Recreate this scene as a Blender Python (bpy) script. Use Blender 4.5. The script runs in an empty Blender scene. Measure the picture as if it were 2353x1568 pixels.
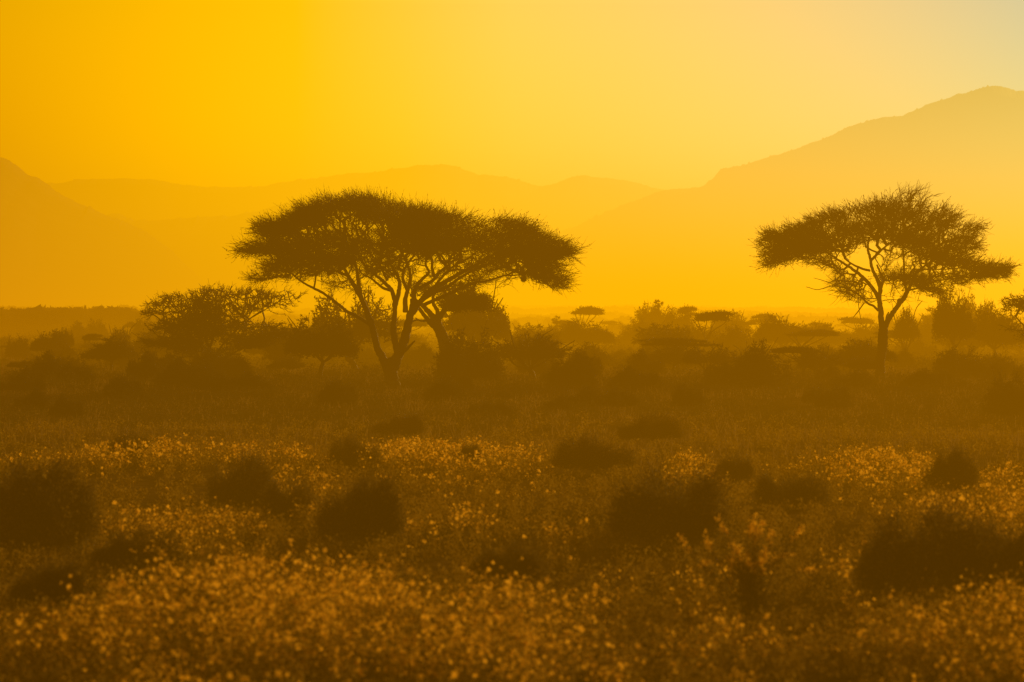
import bpy, math, random
import numpy as np
from mathutils import Vector

rng = np.random.default_rng(7)
random.seed(7)
C = bpy.context.scene.collection

# ------------------------------------------------------------------ place geometry
CAM_H = 3.3                       # camera height above the plain
K = 1.0 / (2353 * 3.75)           # metres per unit of picture width and metre of distance
def dist_of(py): return CAM_H / ((py - 726.0) * K)
def wx(px, D): return (px - 1176.5) * K * D
def wz(py, D): return CAM_H - (py - 726.0) * K * D

# ------------------------------------------------------------------ object helpers
def tag(o, label=None, cat=None, group=None, kind=None):
    if label: o['label'] = label
    if cat: o['category'] = cat
    if group: o['group'] = group
    if kind: o['kind'] = kind
    return o

def mesh_obj(name, V, F, m, parent=None, smooth=False):
    """V (n,3); F (k,3) or (k,4) or list of such arrays"""
    me = bpy.data.meshes.new(name)
    V = np.asarray(V, dtype=np.float32)
    Fs = F if isinstance(F, list) else [F]
    Fs = [np.asarray(f, dtype=np.int32) for f in Fs if len(f)]
    me.vertices.add(len(V)); me.vertices.foreach_set('co', V.ravel())
    loops = np.concatenate([f.ravel() for f in Fs])
    sizes = np.concatenate([np.full(len(f), f.shape[1], np.int32) for f in Fs])
    starts = np.concatenate([[0], np.cumsum(sizes)[:-1]]).astype(np.int32)
    me.loops.add(len(loops)); me.loops.foreach_set('vertex_index', loops)
    me.polygons.add(len(sizes)); me.polygons.foreach_set('loop_start', starts)
    me.update(calc_edges=True)
    if smooth: me.polygons.foreach_set('use_smooth', np.ones(len(sizes), bool))
    me.materials.append(m)
    o = bpy.data.objects.new(name, me); C.objects.link(o)
    if parent: o.parent = parent
    return o

def thing(name, loc, label, cat, group=None):
    o = bpy.data.objects.new(name, None); C.objects.link(o)
    o.location = loc; o.empty_display_size = 0.3
    return tag(o, label, cat, group)

def copy_thing(src, loc, scale, rz, label, cat=None, group=None):
    r = src.copy(); C.objects.link(r)
    r.location = loc; r.scale = scale; r.rotation_euler = (0, 0, rz)
    for k in ('group',):
        if k in r: del r[k]
    tag(r, label, cat, group)
    for ch in src.children:
        c = ch.copy(); C.objects.link(c); c.parent = r
    return r

# ------------------------------------------------------------------ materials
def newmat(name):
    m = bpy.data.materials.new(name); m.use_nodes = True
    nt = m.node_tree; nt.nodes.clear()
    return m, nt, nt.nodes, nt.links

def leaf_mat(name, c1, c2, trans=0.4, tcol=None, gloss=0.0):
    m, nt, N, L = newmat(name)
    out = N.new('ShaderNodeOutputMaterial')
    geo = N.new('ShaderNodeNewGeometry')
    mix = N.new('ShaderNodeMix'); mix.data_type = 'RGBA'
    mix.inputs[6].default_value = (*c1, 1); mix.inputs[7].default_value = (*c2, 1)
    L.new(geo.outputs['Random Per Island'], mix.inputs[0])
    d = N.new('ShaderNodeBsdfDiffuse'); L.new(mix.outputs[2], d.inputs['Color'])
    t = N.new('ShaderNodeBsdfTranslucent')
    if tcol:
        mx2 = N.new('ShaderNodeMix'); mx2.data_type = 'RGBA'
        mx2.inputs[6].default_value = (*tcol, 1)
        mx2.inputs[7].default_value = (tcol[0]*.55, tcol[1]*.5, tcol[2]*.4, 1)
        L.new(geo.outputs['Random Per Island'], mx2.inputs[0])
        L.new(mx2.outputs[2], t.inputs['Color'])
    else:
        L.new(mix.outputs[2], t.inputs['Color'])
    ms = N.new('ShaderNodeMixShader'); ms.inputs[0].default_value = trans
    L.new(d.outputs[0], ms.inputs[1]); L.new(t.outputs[0], ms.inputs[2])
    last = ms
    if gloss > 0:
        g = N.new('ShaderNodeBsdfGlossy'); g.inputs['Roughness'].default_value = 0.35
        g.inputs['Color'].default_value = (.8, .7, .5, 1)
        m2 = N.new('ShaderNodeMixShader'); m2.inputs[0].default_value = gloss
        L.new(ms.outputs[0], m2.inputs[1]); L.new(g.outputs[0], m2.inputs[2]); last = m2
    L.new(last.outputs[0], out.inputs['Surface'])
    return m

def noise_mat(name, c1, c2, scale, rough=0.95, bump=0.0, detail=6, spec=0.2, stretch=None):
    m, nt, N, L = newmat(name)
    out = N.new('ShaderNodeOutputMaterial'); b = N.new('ShaderNodeBsdfPrincipled')
    tc = N.new('ShaderNodeTexCoord')
    no = N.new('ShaderNodeTexNoise'); no.inputs['Scale'].default_value = scale; no.inputs['Detail'].default_value = detail
    if stretch:
        mp = N.new('ShaderNodeMapping'); mp.inputs['Scale'].default_value = stretch
        L.new(tc.outputs['Object'], mp.inputs[0]); L.new(mp.outputs[0], no.inputs['Vector'])
    else:
        L.new(tc.outputs['Object'], no.inputs['Vector'])
    cr = N.new('ShaderNodeValToRGB'); cr.color_ramp.elements[0].position = .35; cr.color_ramp.elements[1].position = .65
    cr.color_ramp.elements[0].color = (*c1, 1); cr.color_ramp.elements[1].color = (*c2, 1)
    L.new(no.outputs['Fac'], cr.inputs[0]); L.new(cr.outputs[0], b.inputs['Base Color'])
    b.inputs['Roughness'].default_value = rough
    b.inputs['Specular IOR Level'].default_value = spec
    if bump > 0:
        bp = N.new('ShaderNodeBump'); bp.inputs['Strength'].default_value = bump; bp.inputs['Distance'].default_value = .05
        L.new(no.outputs['Fac'], bp.inputs['Height']); L.new(bp.outputs[0], b.inputs['Normal'])
    L.new(b.outputs[0], out.inputs['Surface'])
    return m

M_bark = noise_mat('acacia_bark', (.045, .026, .014), (.10, .058, .03), 9, .9, .6, stretch=(3, 3, .6), spec=.15)
M_twig = noise_mat('twig_bark', (.05, .032, .02), (.09, .055, .03), 5, .85)
M_leaf = leaf_mat('acacia_leaf', (.05, .042, .016), (.08, .06, .02), .15)
M_leaf_far = leaf_mat('thicket_leaf', (.055, .045, .018), (.09, .068, .025), .15)
M_bush = leaf_mat('dark_bush_leaf', (.07, .048, .014), (.24, .15, .03), .5)
M_cover = leaf_mat('undergrowth_leaf', (.09, .06, .014), (.26, .16, .03), .5, (.27, .165, .028))
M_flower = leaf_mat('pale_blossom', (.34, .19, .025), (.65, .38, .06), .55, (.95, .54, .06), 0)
M_grass = leaf_mat('dry_grass', (.10, .065, .03), (.2, .12, .05), .4)
M_hillveg = noise_mat('hill_scrub', (.04, .03, .015), (.07, .05, .025), .03, 1)
M_nest = noise_mat('woven_grass', (.06, .04, .02), (.11, .075, .035), 30, 1, .5)
M_ground = None

# ------------------------------------------------------------------ geometry kit
def unit(v):
    return v / np.maximum(np.linalg.norm(v, axis=-1, keepdims=True), 1e-9)

def prisms(A, B, ra, rb, sides=3):
    """tapered prisms from A to B; returns V,F"""
    n = len(A)
    if n == 0: return np.zeros((0, 3)), np.zeros((0, 4), int)
    d = unit(B - A)
    up = np.where(np.abs(d[:, 2:3]) > .9, np.array([[1., 0, 0]]), np.array([[0, 0, 1.]]))
    s = unit(np.cross(d, up)); t = np.cross(d, s)
    ang = np.arange(sides) * 2 * math.pi / sides
    ring = np.cos(ang)[None, :, None] * s[:, None, :] + np.sin(ang)[None, :, None] * t[:, None, :]
    V = np.concatenate([A[:, None, :] + ring * ra[:, None, None], B[:, None, :] + ring * rb[:, None, None]], 1)
    base = np.arange(n)[:, None, None] * (2 * sides)
    q = np.array([[i, (i + 1) % sides, sides + (i + 1) % sides, sides + i] for i in range(sides)])[None]
    return V.reshape(-1, 3), (base + q).reshape(-1, 4)

def blades(P, d, L_, W_, rg):
    """rhombic leaflets: centre P, direction d, length, width"""
    n = len(P)
    r = unit(rg.normal(size=(n, 3)))
    s = unit(np.cross(d, r))
    a = P - d * L_[:, None] * .5; b = P + d * L_[:, None] * .5
    m1 = P + s * W_[:, None] * .5; m2 = P - s * W_[:, None] * .5
    V = np.stack([a, m1, b, m2], 1).reshape(-1, 3)
    F = np.arange(n * 4).reshape(-1, 4)
    return V, F

def tri_blades(P, d, L_, W_, rg):
    n = len(P)
    r = unit(rg.normal(size=(n, 3))); s = unit(np.cross(d, r))
    V = np.stack([P + s * W_[:, None] * .5, P - s * W_[:, None] * .5, P + d * L_[:, None]], 1).reshape(-1, 3)
    return V, np.arange(n * 3).reshape(-1, 3)

def catmull(P, n):
    P = np.asarray(P, float)
    Q = np.vstack([2 * P[0] - P[1], P, 2 * P[-1] - P[-2]])
    out = []
    for i in range(1, len(Q) - 2):
        for k in range(n):
            t = k / n
            out.append(.5 * ((2 * Q[i]) + (-Q[i-1] + Q[i+1]) * t + (2*Q[i-1] - 5*Q[i] + 4*Q[i+1] - Q[i+2]) * t*t + (-Q[i-1] + 3*Q[i] - 3*Q[i+1] + Q[i+2]) * t**3))
    out.append(P[-1])
    return np.array(out)

def tube(P, R, sides=9, rough=.1, rg=rng):
    """lumpy limb along P with radii R"""
    n = len(P)
    T = unit(np.gradient(P, axis=0))
    ref = np.array([0, 1., 0.15]); V = []
    ph = rg.uniform(0, 6.28, 4)
    for i in range(n):
        s = np.cross(T[i], ref); s /= np.linalg.norm(s); t = np.cross(T[i], s)
        for k in range(sides):
            a = 2 * math.pi * k / sides
            lump = 1 + rough * (math.sin(3*a + i*.5 + ph[0]) * .6 + math.sin(2*a - i*.33 + ph[1]) * .5 + rg.normal() * .35)
            V.append(P[i] + (math.cos(a) * s + math.sin(a) * t) * R[i] * lump)
    F = []
    for i in range(n - 1):
        for k in range(sides):
            k2 = (k + 1) % sides
            F.append((i*sides + k, i*sides + k2, (i+1)*sides + k2, (i+1)*sides + k))
    V.append(P[-1] + T[-1] * R[-1] * .6); tip = len(V) - 1
    cap = [((n-1)*sides + k, (n-1)*sides + (k+1) % sides, tip) for k in range(sides)]
    return np.array(V), [np.array(F), np.array(cap)]

def join(parts):
    Vs, out, off = [], {}, 0
    for V, F in parts:
        Fs = F if isinstance(F, list) else [F]
        for f in Fs:
            if len(f): out.setdefault(np.asarray(f).shape[1], []).append(np.asarray(f) + off)
        Vs.append(V); off += len(V)
    return np.concatenate(Vs), [np.concatenate(v) for v in out.values()]

def grow(start_pts, start_path, targets, bf=.35):
    """balanced minimum spanning tree from the limbs' points to the targets"""
    n0, n = len(start_pts), len(targets)
    pts = np.vstack([start_pts, targets]).astype(np.float64)
    path = np.concatenate([start_path, np.zeros(n)])
    best = np.full(n, 1e18); par = np.zeros(n, int)
    for c in range(0, n, 500):
        dd = np.linalg.norm(targets[c:c+500, None] - start_pts[None], axis=2)
        cost = dd + bf * (start_path[None] + dd)
        j = np.argmin(cost, 1); best[c:c+500] = cost[np.arange(len(j)), j]; par[c:c+500] = j
    parent = np.full(n0 + n, -1)
    order = []
    for _ in range(n):
        i = int(np.argmin(best))
        best[i] = 1e19
        g = n0 + i
        parent[g] = par[i]
        path[g] = path[par[i]] + np.linalg.norm(pts[g] - pts[par[i]])
        order.append(g)
        d = pts[n0:] - pts[g]
        d = np.sqrt(d[:, 0]**2 + d[:, 1]**2 + d[:, 2]**2)
        cost = d + bf * (path[g] + d)
        upd = (cost < best) & (best < 1e18 + 1)
        upd &= best < 9e18
        best[upd] = cost[upd]; par[upd] = g
    cnt = np.ones(n0 + n)
    for g in reversed(order): cnt[parent[g]] += cnt[g]
    return pts, parent, cnt, n0

def poly_sample(poly, n, rg):
    poly = np.asarray(poly, float)
    lo, hi = poly.min(0), poly.max(0); out = []
    x1, y1 = poly[:, 0], poly[:, 1]; x2, y2 = np.roll(x1, -1), np.roll(y1, -1)
    while len(out) < n:
        p = rg.uniform(lo, hi, size=(n * 2, 2))
        ins = np.zeros(len(p), bool)
        for a, b, c, d in zip(x1, y1, x2, y2):
            if b == d: continue
            cond = ((b > p[:, 1]) != (d > p[:, 1])) & (p[:, 0] < (c - a) * (p[:, 1] - b) / (d - b) + a)
            ins ^= cond
        out.extend(p[ins].tolist())
    return np.array(out[:n])

def twigs_and_leaves(pts, parent, cnt, n0, rtip, rpow, nspike, spike_len, leaf_n, leaf_L, leaf_W, spread, centre, rg, outw=.5, upw=.3, flat=.35, rmax=.2, kspike=3):
    """branch prisms, spiky twiglets and leaflets from a grown skeleton.  leaf_n per node array"""
    idx = np.where(parent >= 0)[0]
    A, B = pts[parent[idx]], pts[idx]
    r = np.minimum(rtip * cnt ** rpow, rmax)
    ra = r[parent[idx]]; ra = np.minimum(ra, r[idx] * 1.5)
    # bend every edge once so nothing runs dead straight
    L = np.linalg.norm(B - A, axis=1)
    mid = (A + B) / 2 + rg.normal(size=A.shape) * L[:, None] * .09
    V1, F1 = prisms(A, mid, ra, (ra + r[idx]) / 2); V2, F2 = prisms(mid, B, (ra + r[idx]) / 2, r[idx])
    parts = [(V1, F1), (V2, F2)]
    # spikes
    tip = idx[cnt[idx] < 6]
    rep = np.repeat(tip, nspike)
    pd = unit(pts[rep] - pts[parent[rep]])
    ow = pts[rep] - centre; ow[:, 2] *= .3; ow = unit(ow)
    d = unit(pd * .5 + ow * outw + np.array([0, 0, upw]) + rg.normal(size=pd.shape) * .55)
    Ls = rg.uniform(.35, 1.0, len(rep)) * spike_len
    S = pts[rep] - pd * rg.uniform(0, .3, len(rep))[:, None] * spike_len
    E1 = S + d * Ls[:, None] * .55
    d2 = unit(d + rg.normal(size=d.shape) * .35 + np.array([0, 0, .12]))
    E2 = E1 + d2 * Ls[:, None] * .5
    rr = np.full(len(rep), rtip * .8)
    parts += [prisms(S, E1, rr, rr * .8), prisms(E1, E2, rr * .8, rr * .35)]
    twV, twF = join(parts)
    # leaflets
    ln = leaf_n
    rep = np.repeat(np.arange(len(pts))[n0:], ln[n0:])
    P = pts[rep] + rg.normal(size=(len(rep), 3)) * np.array([1, 1, flat]) * spread
    d = rg.normal(size=P.shape); d[:, 2] *= .4
    ow = pts[rep] - centre; ow[:, 2] *= .35; ow = unit(ow); d = unit(d + ow * .8)
    lf = blades(P, d, rg.uniform(.6, 1.4, len(P)) * leaf_L, rg.uniform(.6, 1.3, len(P)) * leaf_W, rg)
    # leaflets along the outer spikes as well
    m = rg.random(len(E1)) < (.75 if leaf_n.max() > 0 else 0)
    k = kspike
    Pp = np.repeat(E1[m], k, 0) + rg.uniform(-.5, .9, (m.sum() * k, 1)) * np.repeat((E2 - E1)[m], k, 0)
    dd = unit(np.repeat(d2[m], k, 0) + rg.normal(size=Pp.shape) * .8)
    keep = np.repeat(ln[rep_node(tip, nspike)][m] > 0, k)
    lf2 = blades(Pp[keep], dd[keep], rg.uniform(.5, 1.1, keep.sum()) * leaf_L * .8, rg.uniform(.5, 1.1, keep.sum()) * leaf_W * .8, rg)
    lfV, lfF = join([lf, lf2]) if len(P) + keep.sum() else (None, None)
    return (twV, twF), (lfV, lfF)

def rep_node(tip, k): return np.repeat(tip, k)

# ------------------------------------------------------------------ the drawn trees
def build_tree(name, root_px, S, T0, limbs, pads, depth, cx_hw, label, cat, D=None, rtip=.011, rpow=.42, bf=.35,
               nspike=2, spike_len=.5, leaf_L=.16, leaf_W=.05, spread=.17, seed=1, leafmat=None, trunk_n=1, limb_name='limb', drop=.012, rmax=.09, lmul=.6, clump=.75, nmul=1.0, bare=()):
    """root_px: foot of the trunk; S, T0: the scale and origin its outline was measured in"""
    rg = np.random.default_rng(seed)
    fx, fy = T0[0] + root_px[0] * S, T0[1] + root_px[1] * S
    if D is None: D = dist_of(fy)
    k = K * D * S
    def loc(c):
        return ((c[0] - root_px[0]) * k, (root_px[1] - c[1]) * k)
    root = thing(name, (wx(fx, D), D, 0), label, cat)
    z_off = 0 if abs(wz(fy, D)) < 1e-6 else wz(fy, D)
    sp, spath = [], []
    for i, (line, w0, w1, y0, y1) in enumerate(limbs):
        L2 = [loc(c) for c in line]
        n = len(L2)
        P3 = np.array([[x, y0 + (y1 - y0) * (j / (n - 1)) ** 1.1, z + z_off] for j, (x, z) in enumerate(L2)])
        P3 = catmull(P3, 6)
        m = len(P3)
        P3[1:-1] += rg.normal(size=(m - 2, 3)) * np.array([.02, .03, .02]) * (w0 * k * 1.2 + .05)
        tt = np.linspace(0, 1, m)
        R = (w0 + (w1 - w0) * tt ** .85) * k * .5
        if i < trunk_n and i == 0:
            R *= 1 + .35 * np.exp(-tt * 14)
            P3[0, 2] -= .15
        V, F = tube(P3, R, rg=rg, rough=.09)
        mesh_obj('trunk' if i < trunk_n else limb_name, V, F, M_bark, root, smooth=True)
        base = 0 if i < trunk_n else 1.5
        seg = np.concatenate([[0], np.cumsum(np.linalg.norm(np.diff(P3, axis=0), axis=1))])
        st = int(m * .3) if i >= trunk_n else m - 3
        if i in bare: continue
        sp.append(P3[st::2]); spath.append((base + seg)[st::2] * .6)
    sp = np.vstack(sp); spath = np.concatenate(spath)
    cx, hw = (cx_hw[0] - root_px[0]) * k, cx_hw[1] * k
    tg, lv = [], []
    for pad in pads:
        poly, n, ln = pad[:3]; n = int(n * nmul)
        yb = pad[3] if len(pad) > 3 else None
        q = poly_sample(poly, int(n * 1.9), rg)
        mx_, mz_ = q[:, 0] * k, q[:, 1] * k
        wv = np.random.default_rng(seed + len(tg)); fld = np.zeros(len(q))
        for _ in range(14):
            fx_, fz_, p_ = wv.normal(0, .75), wv.normal(0, 2.3), wv.uniform(0, 6.28)
            fld += np.sin(mx_ * fx_ + mz_ * fz_ + p_)
        sel = np.argsort(-(fld / 2.6 * clump + rg.normal(0, .8, len(q))))[:n]
        q = q[np.sort(sel)]
        q = q + rg.normal(0, .17 / k, q.shape) * np.array([1.25, .55])
        x = (q[:, 0] - root_px[0]) * k; z = (root_px[1] - q[:, 1]) * k + z_off
        dz = np.sqrt(np.clip(1 - ((x - cx) / hw) ** 2, .05, 1)) * depth
        u = rg.uniform(-1, 1, n)
        y = u * dz if yb is None else yb[0] + u * yb[1]
        z = z - drop * y * y * (yb is None) - .22
        tg.append(np.stack([x, y, z], 1)); lv.append(rg.poisson(ln * lmul, n))
    tg = np.vstack(tg); lv = np.concatenate(lv)
    pts, parent, cnt, n0 = grow(sp, spath, tg, bf)
    leaf_n = np.concatenate([np.zeros(n0, int), lv])
    centre = np.array([cx, 0, tg[:, 2].min()])
    tw, lf = twigs_and_leaves(pts, parent, cnt, n0, rtip, rpow, nspike, spike_len, leaf_n, leaf_L, leaf_W, spread, centre, rg, rmax=rmax, outw=.95, upw=.08, flat=.22, kspike=4)
    mesh_obj('twigs', tw[0], tw[1], M_twig, root)
    if lf[0] is not None: mesh_obj('crown', lf[0], lf[1], leafmat or M_leaf, root)
    return root, k, D

# main umbrella acacia -------------------------------------------------------------
T0 = (517.7, 414.1); S = .36
mainL = [
 ([(1062,1312),(1060,1240),(1055,1190),(1075,1150)], 92, 78, 0, 0),                       # trunk
 ([(1045,1230),(1010,1150),(975,1080),(950,980),(925,890),(895,810),(862,735),(820,665),(785,605),(755,545),(720,490)], 58, 16, 0, -1.2),
 ([(870,750),(858,690),(848,630),(838,570),(822,505),(800,440)], 32, 12, -.8, 1.0),
 ([(790,612),(740,592),(690,570),(655,548),(620,500)], 20, 8, -1, -2.2),
 ([(930,930),(855,880),(770,835),(700,778),(620,722),(560,690),(500,660),(450,625),(405,590),(330,575),(250,578)], 24, 7, .2, 1.6),
 ([(1072,1190),(1100,1130),(1125,1070),(1150,1000),(1165,920),(1190,840),(1200,760)], 74, 44, 0, .3),
 ([(1100,1110),(1082,1020),(1075,930),(1085,840),(1082,760),(1062,700),(1010,645),(955,600),(905,555),(870,500)], 46, 12, 0, -2.0),
 ([(1085,800),(1105,730),(1110,660),(1090,600),(1050,540),(1020,470)], 34, 12, -.3, 2.0),
 ([(1060,705),(1010,690),(965,655),(925,625),(880,605),(850,570)], 20, 7, -.8, .8),
 ([(1150,840),(1150,760),(1170,690),(1185,620),(1170,550),(1140,480)], 36, 12, .2, -1.5),
 ([(1195,850),(1240,780),(1310,705),(1400,650),(1480,605),(1550,565),(1650,510),(1760,450),(1860,420)], 44, 12, .2, 1.8),
 ([(1225,790),(1320,725),(1420,680),(1500,625),(1600,570),(1700,530),(1800,490)], 30, 9, .1, -2.4),
 ([(1260,800),(1350,760),(1450,715),(1530,680),(1590,655),(1660,645),(1730,625),(1790,608),(1860,606),(1925,588),(1975,550)], 24, 6, .3, .8),
 ([(1200,770),(1215,690),(1260,630),(1300,590),(1280,540),(1290,480)], 30, 10, .3, -.6),
 ([(1240,690),(1320,640),(1370,580),(1440,520),(1500,460)], 26, 9, 0, 3),
 ([(1330,700),(1370,640),(1450,560),(1560,500),(1650,430)], 22, 8, 0, -3.4),
 ([(1040,640),(1000,560),(960,500),(900,440)], 18, 8, -1.2, -3.2),
 ([(1160,700),(1130,620),(1150,540),(1210,460),(1260,400)], 24, 9, 0, 4),
 ([(1790,608),(1830,590),(1900,560),(2010,540),(2080,520)], 10, 5, .6, 1.2),
 ([(1130,1100),(1160,1078),(1185,1052),(1212,1026)], 26, 10, -.1, -.5),                     # broken stub
 ([(1165,920),(1190,905),(1225,893),(1270,905)], 14, 6, .2, 1.2),
]
mainP = [
 ([(430,205),(560,140),(680,98),(860,84),(1000,98),(1120,130),(1190,165),(1290,205),(1290,320),(900,300),(760,232),(640,240),(560,262),(470,290),(380,330),(300,300),(360,240)], 2300, 15),
 ([(230,260),(330,230),(400,240),(380,330),(300,360),(230,310)], 260, 9),
 ([(1180,160),(1300,178),(1420,190),(1560,212),(1640,220),(1720,208),(1830,225),(1900,255),(1990,310),(2090,340),(2180,370),(2225,400),(2190,450),(2050,460),(1800,450),(1500,430),(1200,420),(1050,330)], 3000, 15),
 ([(760,250),(900,270),(1200,300),(1500,380),(1300,470),(1100,480),(900,470),(780,420),(700,340)], 1100, 15),
 ([(90,425),(150,385),(300,375),(480,370),(700,330),(780,420),(860,500),(740,500),(600,470),(420,450),(250,430),(150,440)], 1000, 12),
 ([(430,470),(560,455),(740,495),(860,520),(800,560),(640,560),(540,590),(480,540)], 350, 5),
 ([(130,600),(190,560),(290,500),(360,460),(430,480),(470,560),(400,590),(300,590),(200,620)], 330, 5, (1.2, 2.2)),
 ([(260,350),(480,330),(640,270),(760,330),(700,380),(500,380),(300,385)], 330, 4),
 ([(900,480),(1300,470),(1700,440),(1900,480),(1800,540),(1600,560),(1450,590),(1250,580),(1050,590),(900,570)], 750, 3),
 ([(1850,430),(2190,440),(2195,520),(2140,590),(2155,655),(2090,640),(2010,615),(1940,590),(1900,520)], 750, 6),
 ([(1500,590),(1750,560),(1930,560),(1900,600),(1700,640),(1560,650)], 110, 1),
 ([(620,640),(760,640),(860,700),(980,640),(900,600),(700,590)], 60, .3),
]
main, kM, D_main = build_tree('umbrella_acacia', (1062, 1312), S, T0, mainL, mainP, 3.8, (1150, 1110),
   'large flat topped umbrella acacia left of centre, with widely forking trunk', 'tree', seed=3, spike_len=.85, nspike=4, leaf_L=.15, leaf_W=.038, rtip=.010, spread=.22, lmul=.34, nmul=.85, clump=.9, bare=(0, 19, 20))

# weaver nests hanging under its right side
def nest(cx, cy, w, y, label):
    fx, fy = T0[0] + cx * S, T0[1] + cy * S
    x, z = wx(fx, D_main), wz(fy, D_main); r = w * kM * .5
    V, F = [], []
    n, m = 9, 12
    rg = np.random.default_rng(int(cx))
    for i in range(n + 1):
        th = math.pi * i / n
        for j in range(m):
            ph = 2 * math.pi * j / m
            rr = r * (1 + .12 * rg.normal()) * (1 - .25 * math.cos(th))
            V.append((math.sin(th) * math.cos(ph) * rr, math.sin(th) * math.sin(ph) * rr, math.cos(th) * r * 1.05))
    for i in range(n):
        for j in range(m):
            F.append((i*m+j, i*m+(j+1) % m, (i+1)*m+(j+1) % m, (i+1)*m+j))
    P = np.repeat(np.array(V), 3, 0); d = unit(P + rg.normal(size=P.shape) * r * .8)
    straw = prisms(P * .9, P * .9 + d * rg.uniform(.3, .9, (len(P), 1)) * r * .6, np.full(len(P), .006), np.full(len(P), .003))
    cord = tube(np.array([[0, 0, r * .8], [.02, 0, r * 1.6], [-.01, 0, r * 2.6], [0, 0, r * 3.4]]), [.02, .015, .012, .01], 5)
    V, F = join([(np.array(V), np.array(F)), straw, cord])
    o = mesh_obj('bird_nest', V, F, M_nest)
    o.location = (x, D_main + y, z)
    tag(o, label, 'nest', 'weaver nests hanging in the large acacia')
nest(1905, 630, 34, .8, 'round woven bird nest hanging alone below the thin branch, clear against the haze')
nest(2046, 636, 38, 1.0, 'round bird nest at the lowest right tip of the large acacia')
nest(1502, 664, 34, .5, 'bird nest tucked in the forked limbs right of the large acacia trunk')

# leaning acacia behind it ----------------------------------------------------------
backL = [
 ([(1425,1200),(1415,1120),(1403,1050),(1380,985),(1352,920),(1342,875)], 78, 70, 0, 0),
 ([(1345,900),(1310,855),(1270,815),(1225,775),(1180,730)], 44, 18, 0, .8),
 ([(1365,960),(1320,920),(1280,875),(1240,820),(1205,780)], 40, 20, 0, -1),
 ([(1350,900),(1385,850),(1410,800),(1450,765),(1520,740),(1600,730)], 44, 12, 0, .8),
 ([(1355,870),(1352,830),(1330,790),(1330,740),(1350,690),(1390,650)], 30, 12, 0, -1),
 ([(1420,800),(1460,720),(1530,680),(1600,660)], 20, 8, 0, 1.5),
 ([(1300,905),(1270,895),(1250,900),(1215,880)], 14, 6, 0, -.6),
]
backP = [
 ([(1340,700),(1420,680),(1560,690),(1660,720),(1640,760),(1560,770),(1480,800),(1430,790),(1390,740)], 900, 10),
 ([(1560,760),(1700,770),(1640,800),(1560,790)], 150, 4),
 ([(1180,620),(1320,640),(1500,640),(1600,660),(1450,700),(1250,720)], 300, 4),
]
build_tree('leaning_acacia', (1425, 1200), S, T0, backL, backP, 2.6, (1420, 330),
   'smaller acacia with a thick leaning trunk, right behind the large umbrella acacia', 'tree', D=D_main * 1.14, seed=5, spike_len=.5, nspike=2, leaf_L=.17)

# acacia on the right -----------------------------------------------------------------
T0r = (1647.1, 395.3); Sr = .3241
rightL = [
 ([(1160,1470),(1160,1400),(1158,1340),(1170,1280),(1176,1200),(1180,1110)], 66, 70, 0, 0),
 ([(1176,1130),(1168,1050),(1162,970),(1156,900),(1162,830),(1150,775),(1128,730),(1108,680),(1095,610),(1080,540),(1090,460)], 46, 14, 0, .8),
 ([(1152,905),(1120,850),(1072,790),(1015,735),(955,690),(890,650),(810,600),(740,560),(640,520)], 34, 9, 0, -1.3),
 ([(1165,820),(1175,760),(1150,700),(1130,660)], 24, 12, 0, -.4),
 ([(1100,625),(1150,580),(1200,535),(1250,500),(1310,470)], 20, 8, .5, 1.6),
 ([(1085,700),(1020,680),(950,640),(920,590),(900,520)], 18, 8, 0, 1.6),
 ([(1145,985),(1110,950),(1080,938),(1052,912),(1020,880),(985,850),(930,830),(860,812),(790,815),(720,835),(640,815)], 18, 4, 0, .6),
 ([(860,812),(800,785),(740,765),(690,752)], 7, 3, .5, .2),
 ([(930,830),(900,790),(880,750),(870,700)], 6, 3, .4, .1),
 ([(1000,868),(985,820),(950,770),(945,720)], 6, 3, .3, .5),
 ([(1188,1130),(1212,1055),(1250,1000),(1295,935),(1335,885),(1362,830)], 42, 30, 0, .2),
 ([(1350,850),(1330,780),(1322,710),(1315,620),(1305,540),(1300,470)], 22, 7, .1, -1.4),
 ([(1362,840),(1395,765),(1430,705),(1500,655),(1560,612),(1640,580)], 24, 8, .2, 1.0),
 ([(1372,838),(1430,822),(1500,790),(1600,765),(1720,755),(1800,740)], 14, 5, .2, -.8),
 ([(1430,705),(1500,690),(1620,690),(1760,680),(1900,670)], 12, 5, .6, .2),
 ([(1202,1075),(1200,1030),(1215,995)], 14, 9, -.1, -.25),
 ([(1300,930),(1285,912),(1292,900)], 20, 12, 0, -.2),
 ([(1045,930),(1005,985),(968,1030)], 10, 5, .1, -.1),
 ([(1018,790),(1008,860),(1010,960),(1024,1042)], 8, 4, .2, .3),
 ([(1175,915),(1230,905),(1285,908)], 6, 4, .1, .1),
]
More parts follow.
